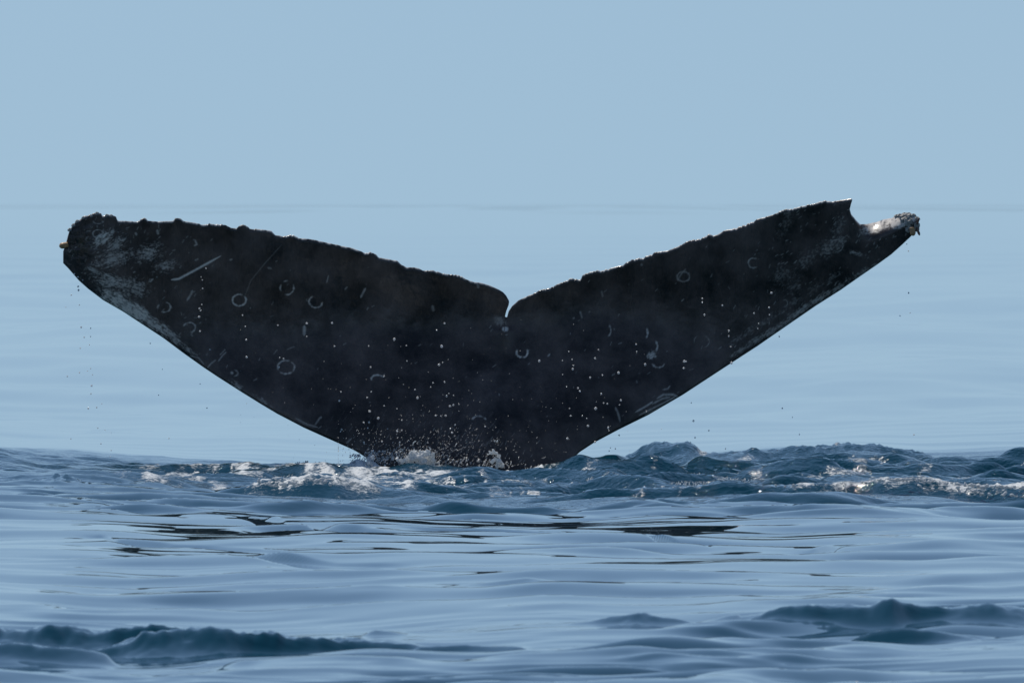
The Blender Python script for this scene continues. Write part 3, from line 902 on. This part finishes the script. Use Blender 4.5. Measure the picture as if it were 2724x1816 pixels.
put_goose(180, 650, M_ORANGE, 0.046, 0.018, 0.024, 0.0, (-1, -0.2, -0.25), 'orange stalked barnacle on the left tip')
put_goose(2426, 606, M_ORANGE, 0.044, 0.014, 0.018, 0.0, (0.15, -0.25, -1), 'orange stalked barnacle under the right tip', -0.02)
put_goose(2438, 604, M_BROWN, 0.048, 0.005, 0.010, 0.0, (0.38, -0.1, -1), 'thin brown stalked barnacle hanging from the right tip', -0.01)
put_goose(2440, 596, M_BROWN, 0.034, 0.006, 0.009, 0.0, (0.25, -0.1, 1), None, -0.01)


# ------------------------------------------------------------------ foam (uncountable: kind = stuff)
def ico(sub):
    bm = bmesh.new(); bmesh.ops.create_icosphere(bm, subdivisions=sub, radius=1)
    v = np.array([x.co[:] for x in bm.verts]); f = np.array([[x.index for x in q.verts] for q in bm.faces])
    bm.free()
    return v, f


ICO1 = ico(1); ICO2 = ico(2)


def soup(name, centers, radii, base, mat, stretch=None):
    """many little bodies joined into one mesh. stretch: (n,3,3) matrices or None"""
    v0, f0 = base
    n = len(centers)
    if stretch is None:
        V_ = v0[None] * radii[:, None, None]
    else:
        V_ = np.einsum('nij,kj->nki', stretch, v0) * radii[:, None, None]
    V_ = (V_ + centers[:, None, :]).reshape(-1, 3)
    F_ = (f0[None] + (np.arange(n) * len(v0))[:, None, None]).reshape(-1, f0.shape[1])
    me = mesh_from(name, V_, F_)
    me.materials.append(mat)
    return me


def foam_body(blobs, name, label, voxel=0.006, seed=0, nsat=30):
    """blobs: (px, py, y, r_px, squash); lumps with cauliflower bumps, fused into one skin"""
    g = np.random.default_rng(seed)
    C_, R_ = [], []
    for (px, py, y, rp, sq) in blobs:
        c = np.array(P(px, py, y)); rr = rp * KPX * (D + y)
        C_.append(c); R_.append(rr * 0.5)
        for k in range(nsat):
            dv = g.normal(size=3); dv /= np.linalg.norm(dv); dv[2] *= sq
            q = c + dv * rr * g.uniform(0.3, 1.15)
            r2 = rr * g.uniform(0.14, 0.36)
            C_.append(q); R_.append(r2)
            for j in range(1):
                d2 = g.normal(size=3); d2 /= np.linalg.norm(d2)
                C_.append(q + d2 * r2 * 0.85); R_.append(r2 * g.uniform(0.25, 0.5))
    me = soup(name, np.array(C_), np.array(R_), ICO2, M_FOAM)
    o = bpy.data.objects.new(name, me)
    COL.objects.link(o)
    md = o.modifiers.new('r', 'REMESH'); md.mode = 'VOXEL'; md.voxel_size = voxel; md.use_smooth_shade = True
    sm = o.modifiers.new('s', 'SMOOTH'); sm.factor = 0.5; sm.iterations = 5
    dg = bpy.context.evaluated_depsgraph_get()
    me2 = bpy.data.meshes.new_from_object(o.evaluated_get(dg))
    o.modifiers.clear()
    o.data = me2
    bpy.data.meshes.remove(me)
    nv_ = len(me2.vertices)
    co = np.empty(nv_ * 3, np.float32); me2.vertices.foreach_get('co', co); co = co.reshape(-1, 3)
    no = np.empty(nv_ * 3, np.float32); me2.vertex_normals.foreach_get('vector', no); no = no.reshape(-1, 3)
    q = 0.0045 * perlin(co[:, 0] / 0.021 + co[:, 1] / 0.03, co[:, 2] / 0.02 + co[:, 1] / 0.05, seed) + 0.0028 * perlin(co[:, 0] / 0.009 + co[:, 1] / 0.012, co[:, 2] / 0.008, seed + 1)
    co = co + no * q[:, None]
    me2.vertices.foreach_set('co', np.ascontiguousarray(co, dtype=np.float32).ravel()); me2.update()
    if len(me2.materials) == 0: me2.materials.append(M_FOAM)
    me2.name = name
    tag(o, label, 'foam', None, 'stuff')
    return o


gf = np.random.default_rng(9)
bl = []
for x in np.arange(662, 1016, 7):
    tp = interp_px([(655, 1300), (672, 1290), (700, 1283), (740, 1282), (800, 1278), (835, 1270), (860, 1268), (895, 1266), (925, 1274), (960, 1286), (1000, 1298), (1040, 1312)], x)
    tp += gf.uniform(-2, 6)
    lo = interp_px([(655, 1299), (700, 1304), (800, 1316), (900, 1326), (1000, 1324), (1040, 1318)], x)
    v = tp
    while v < lo:
        rr = gf.uniform(3, 7) * (0.6 if x < 690 else 1.0)
        if v > tp + 14 and gf.random() < 0.30 + 0.5 * max(0, (x - 930) / 90):
            v += rr; continue
        f = (v - tp) / max(lo - tp, 1)
        bl.append((x + gf.uniform(-3, 3), v + rr * 0.7, -14.35 - 0.5 * f + gf.uniform(-0.02, 0.02), rr, 0.8))
        v += rr * 0.9
        if gf.random() < 0.75: break
bl += [(690, 1280, -14.35, 6, 1.2), (688, 1272, -14.35, 4, 1.2), (684, 1263, -14.35, 3, 1.2)]
foam_body(bl, 'foam', 'rolling white foam crest in front of the left side of the tail', seed=1)
bl = []
for (x, y, rr) in [(1094, 1206, 8), (1106, 1204, 8), (1120, 1206, 8), (1134, 1207, 8), (1146, 1214, 8), (1152, 1228, 8), (1140, 1222, 11), (1122, 1222, 12), (1104, 1220, 11), (1088, 1222, 9), (1072, 1226, 7), (1056, 1222, 5), (1045, 1219, 4), (1116, 1240, 14), (1138, 1242, 13), (1092, 1240, 12), (1156, 1244, 8), (986, 1222, 9), (992, 1214, 5), (984, 1232, 8), (1000, 1266, 8), (990, 1274, 10)]:
    bl.append((x, y, -0.62 + gf.uniform(-0.05, 0.05), rr * 1.3, 0.9))
for (x, y, rr) in [(1063, 1176, 2.6), (1063, 1182, 2.8), (1064, 1188, 2.4), (1097, 1184, 2.6), (1100, 1177, 3), (1106, 1173, 3), (1114, 1174, 2), (1122, 1178, 2), (1130, 1182, 2.2), (1137, 1186, 2.6), (1142, 1190, 3), (1147, 1196, 2.6), (1079, 1190, 2.6), (1065, 1200, 2.4), (1150, 1204, 3)]:
    bl.append((x, y, -0.62, rr, 1.0))
foam_body(bl, 'foam', 'lump of splashing white foam against the dark base of the tail', 0.0045, seed=2)
bl = []
for (x, y, rr) in [(1306, 1206, 4), (1312, 1198, 4), (1302, 1200, 2.6), (1320, 1204, 4), (1326, 1213, 5), (1318, 1222, 6), (1328, 1226, 7), (1310, 1228, 5), (1334, 1236, 6), (1322, 1238, 7), (1316, 1173, 3), (1322, 1173, 3.2), (1308, 1240, 4), (1298, 1208, 3)]:
    bl.append((x, y, -0.54 + gf.uniform(-0.02, 0.02), rr * 1.35, 1.0))
foam_body(bl, 'foam', 'small bright white foam clump clinging to the middle of the tail base', 0.004, seed=3)
bl = []
for x in np.arange(2040, 2750, 12):
    tp = interp_px([(2030, 1290), (2150, 1287), (2280, 1284), (2350, 1271), (2420, 1269), (2500, 1276), (2600, 1285), (2724, 1290)], x)
    if x < 2300 and gf.random() < 0.35: continue
    rr = gf.uniform(3, 6) if x < 2300 else gf.uniform(5, 9)
    bl.append((x, tp + rr * 0.8 + gf.uniform(-2, 3), -15.2 + gf.uniform(-0.04, 0.04), rr, 0.7))
    if x > 2440:
        bl.append((x + gf.uniform(-5, 5), tp + 22 + gf.uniform(-6, 8), -15.4, gf.uniform(4, 9), 0.6))
foam_body(bl, 'foam', 'broken white foam along the low crest at the far right', seed=4)

# ------------------------------------------------------------------ spray (uncountable: kind = stuff)
def streak_mats(n, g, mean=1.0, sd=0.25, long=(1.0, 3.5)):
    a = g.normal(mean, sd, n)
    L_ = g.uniform(long[0], long[1], n)
    ax = np.stack([np.cos(a), np.zeros(n), np.sin(a)], -1)
    I = np.eye(3)[None].repeat(n, 0)
    return I + (L_ - 1)[:, None, None] * ax[:, :, None] * ax[:, None, :]


def spray(name, label, n, xs, ys, y0, rad, seed, mat, top_fn=None, long=(1.0, 3.0), power=1.0):
    g = np.random.default_rng(seed)
    px = xs(g, n)
    py = ys(g, n, px)
    y = y0 + g.uniform(-0.12, 0.12, n)
    # lower down the picture the spray lies on water nearer the viewer
    y = np.minimum(y, (CAM_H - 0.012) / KPX / np.maximum(py - HORIZON, 1) - D)
    c = np.stack([X_at(px, y), y, Z_at(py, y)], -1)
    rr = np.exp(g.uniform(np.log(rad[0]), np.log(rad[1]), n)) * KPX * D
    me = soup(name, c, rr, ICO1, mat, streak_mats(n, g, long=long))
    o = link(name, me)
    tag(o, label, 'spray', None, 'stuff')
    return o


ltop = [(220, 1250), (290, 1238), (420, 1242), (560, 1228), (620, 1221), (700, 1226), (810, 1214), (920, 1222), (1000, 1212), (1120, 1200), (1200, 1226), (1300, 1236), (1420, 1250), (1500, 1246)]
spray('spray', 'fine spray tossed along the churned water left of the tail base', 1500,
      lambda g, n: g.choice([0, 1], n, p=[.6, .4]) * 0 + np.clip(g.normal(860, 260, n), 225, 1480),
      lambda g, n, px: interp_px(ltop, px) + np.abs(g.normal(0, 22, n)) + 13 - 26 * (px > 930), -0.5, (0.7, 2.3), 21, M_SPRAY)
spray('spray', 'thin mist of droplets thrown up before the dark tail base', 700,
      lambda g, n: np.clip(g.normal(1120, 130, n), 900, 1500),
      lambda g, n, px: 1240 - np.abs(g.normal(0, 55, n)), -0.62, (0.5, 1.2), 22, M_SPRAY)
spray('spray', 'scattered fine droplets hanging in front of the dark tail', 240,
      lambda g, n: np.clip(g.normal(1180, 260, n), 640, 1760),
      lambda g, n, px: 1225 - np.abs(g.normal(0, 150, n)), -0.62, (0.4, 1.0), 26, M_DROP, long=(1.0, 2.0))
spray('spray', 'glinting spray over the dark water right of the tail', 1500,
      lambda g, n: g.uniform(1560, 2150, n),
      lambda g, n, px: 1292 - np.abs(g.normal(0, 20, n)) * (1 - sstep(1900, 2150, px)) - 2, -1.0, (0.6, 1.7), 23, M_SPRAY)
spray('spray', 'spray sparkling above the foam crest at the far right', 900,
      lambda g, n: np.clip(g.normal(2480, 140, n), 2200, 2760),
      lambda g, n, px: 1285 + g.normal(0, 16, n), -1.2, (0.6, 2.0), 24, M_SPRAY)

# ------------------------------------------------------------------ single falling drops
drop_v, drop_f = ICO2
drop_me = mesh_from('water_drop', drop_v, drop_f)
drop_me.materials.append(M_DROP)
LEFT = [(208, 762, 3.5), (209, 771.6, 3.5), (189.5, 785, 2.4), (197.6, 728.8, 2.8), (207, 736.8, 2.8), (220, 745, 2.8), (211, 811, 2.2), (175, 817, 2), (216, 870, 3), (241, 873, 2.2), (224, 897, 2.6), (241, 895, 2), (238, 916.5, 2), (213.5, 925.7, 2.4), (241, 979.6, 2), (232.6, 986.6, 2), (246, 996.4, 2), (211.6, 990.8, 2.4), (179, 1000.6, 2.5), (243.8, 1025.9, 3.6), (241.9, 1047, 2.4), (399.6, 913, 2.3), (234.8, 1086, 3.4), (257.3, 1083.4, 2.4), (270.5, 1073.6, 2), (550.6, 1084.8, 2.5), (449.2, 1165.6, 2.3), (260, 1138, 2.2), (268.5, 1180, 2.4), (188.5, 1166.7, 2.4), (295.7, 1197.6, 2.4), (293, 1214, 2), (422, 1050.6, 1.8), (532.3, 1020.8, 2), (431.9, 981.8, 1.6), (295.7, 1150.8, 1.8), (279.5, 1143.7, 1.8)]
MID = [(529.7, 842.6, 3.6), (533.7, 826, 2.5), (530.5, 820.6, 2.5), (537, 810, 2), (539, 767.6, 2), (535, 736.8, 1.8), (538.2, 744.9, 1.8), (547.9, 714, 2.4), (531.8, 881, 2.8), (558.6, 929.6, 2), (645.4, 838.5, 2.2), (652.6, 868, 2), (654.8, 903.6, 2.8), (655.9, 949.6, 3), (739, 865, 2.4), (816, 860, 3.6), (883.5, 859, 3.5), (816, 894.8, 2.2), (754.4, 953.7, 2.8), (744, 951, 2), (742.4, 976, 3.3), (889.7, 920.7, 2.2), (980.7, 920, 2), (986, 976.4, 2.5), (1049, 902.4, 3.8), (1161.6, 877.8, 2.4), (1182.5, 860, 3), (1175, 921, 4), (1168, 970, 3.8), (1177.6, 964, 2), (1082.6, 960, 2.3), (1081, 919, 2), (1021.8, 1000, 2.2), (1182.5, 1015.7, 2.6), (1188.3, 1053, 3), (1152, 1018, 2.2), (1145.5, 1029, 2), (1104, 1036, 2.4), (1110.7, 1057.8, 3.4), (987.5, 1041.7, 2.2), (976.8, 1057, 2.6), (1434.7, 960, 3.4), (902.7, 1065.5, 3), (983.6, 1093.6, 4), (1006, 1112, 3.5), (981.7, 1123, 3), (967.5, 1123, 2.7), (1021.8, 1079, 2.2), (1056, 1086.7, 2.2), (1159, 1105, 3.3), (1185.7, 1105, 3), (1172.6, 1106, 2), (1197, 1080, 3.6), (1206, 1076.8, 3), (1221, 1075, 2), (1194, 1046, 2), (1206.6, 1050.8, 1.8), (1202.6, 1150.4, 3.2), (1198, 1139.7, 2.4), (1210.7, 1129.8, 2.7), (1056.7, 1146.4, 3.2), (1069, 1144, 2.4), (1069, 1117, 2.2), (1030.7, 1140, 2.2), (978.5, 1138, 2.4), (908.8, 1141.6, 2.6), (906, 1147, 2), (968, 1176, 2.6), (1291, 1133.8, 2.7), (989.7, 1200, 4), (1166.5, 1229.4, 4), (1187, 1261.5, 4.5), (906.7, 1042, 2.2), (1016, 1173.7, 2.4), (1583, 952.8, 3), (1523.6, 981.5, 3.2), (1525.8, 972, 2.2), (1645.5, 991.4, 4.5), (1570, 1004, 2.8), (1602.6, 997.5, 2.4), (1537.8, 1032, 3), (1542.4, 1040, 3.4), (1507, 1028, 2.2), (1599.4, 1047, 3), (1496, 958.7, 2), (1522, 956, 2), (1592, 930, 2.2), (1716.4, 969.4, 3.5), (1692, 915.8, 2.6), (1693.7, 935, 2.2), (1513, 934.6, 2), (1496.8, 996, 2), (1584.4, 1086.3, 4), (1651.8, 1064.3, 3.2), (1564, 1132.4, 4), (1617.8, 1137, 3.2), (1620, 1144.7, 2), (1583, 1175.5, 3), (1509.4, 1165.8, 3.2), (1518, 1105.6, 2.6), (1515, 1086, 2.4), (1605.8, 1071.6, 2.4), (1615.7, 1073.7, 2.4), (1648, 1076.4, 2.2), (1719.6, 1093.5, 2.4), (1820, 961, 4), (1825, 961, 2.6), (1819, 979, 3), (1944, 922, 2.4), (1938.7, 894, 2.6), (1939, 879.5, 2.7), (1946, 965, 3.5), (1548.7, 1105.9, 2.2), (1561, 1112.5, 2), (2052, 779, 3.2), (2046, 818, 2.6), (2047, 837, 2.2), (2005.8, 833.4, 2.4), (1921.7, 812.5, 2.4), (1874, 837, 3), (1868, 804, 2.4), (1868, 793.8, 2.4), (2018, 860, 1.8), (2016, 873.6, 1.8)]
RIGHT = [(2072.8, 895, 2.5), (1844.7, 1119, 3.4), (1838.8, 1071, 2), (1885.7, 1144.7, 2.6), (1849, 1163.5, 2.8), (1647, 1157.3, 2.6), (1623.7, 1190.7, 2.2), (1637, 1193, 2.4), (1620.5, 1198.8, 2), (1836.6, 1176.8, 2.5), (1930, 1193, 2), (2416.4, 668, 2.5), (2412, 649.4, 2), (2417, 779, 2.8), (2421, 832, 2), (2394, 840, 2.5), (2081, 1085.7, 2.8), (2126.7, 1155, 2.4), (2431.5, 1155.8, 2.6), (2069, 1197, 2.4), (2108, 1109.6, 1.8)]
gd = random.Random(2)


def drops(lst, label, group, dy):
    for (px, py, rp) in lst:
        y = dy - gd.uniform(0, 0.18)
        o = bpy.data.objects.new('water_drop', drop_me)
        COL.objects.link(o)
        o.location = P(px, py, y)
        q = rp * KPX * D * (0.95 if group.endswith('dark tail') else 0.8)
        o.scale = (q * gd.uniform(.85, 1.05), q, q * gd.uniform(.85, 1.25))
        o.rotation_euler = (0, gd.uniform(-.6, .6), 0)
        tag(o, label, 'water drop', group)


drops(LEFT, 'tiny clear water drop falling below the left tip of the tail', 'water drops falling off the left tip', -0.15)
drops(MID, 'tiny bright water drop falling in front of the dark tail', 'water drops in front of the dark tail', -0.42)
drops(RIGHT, 'tiny clear water drop falling beside the right side of the tail', 'water drops falling off the right side', -0.2)
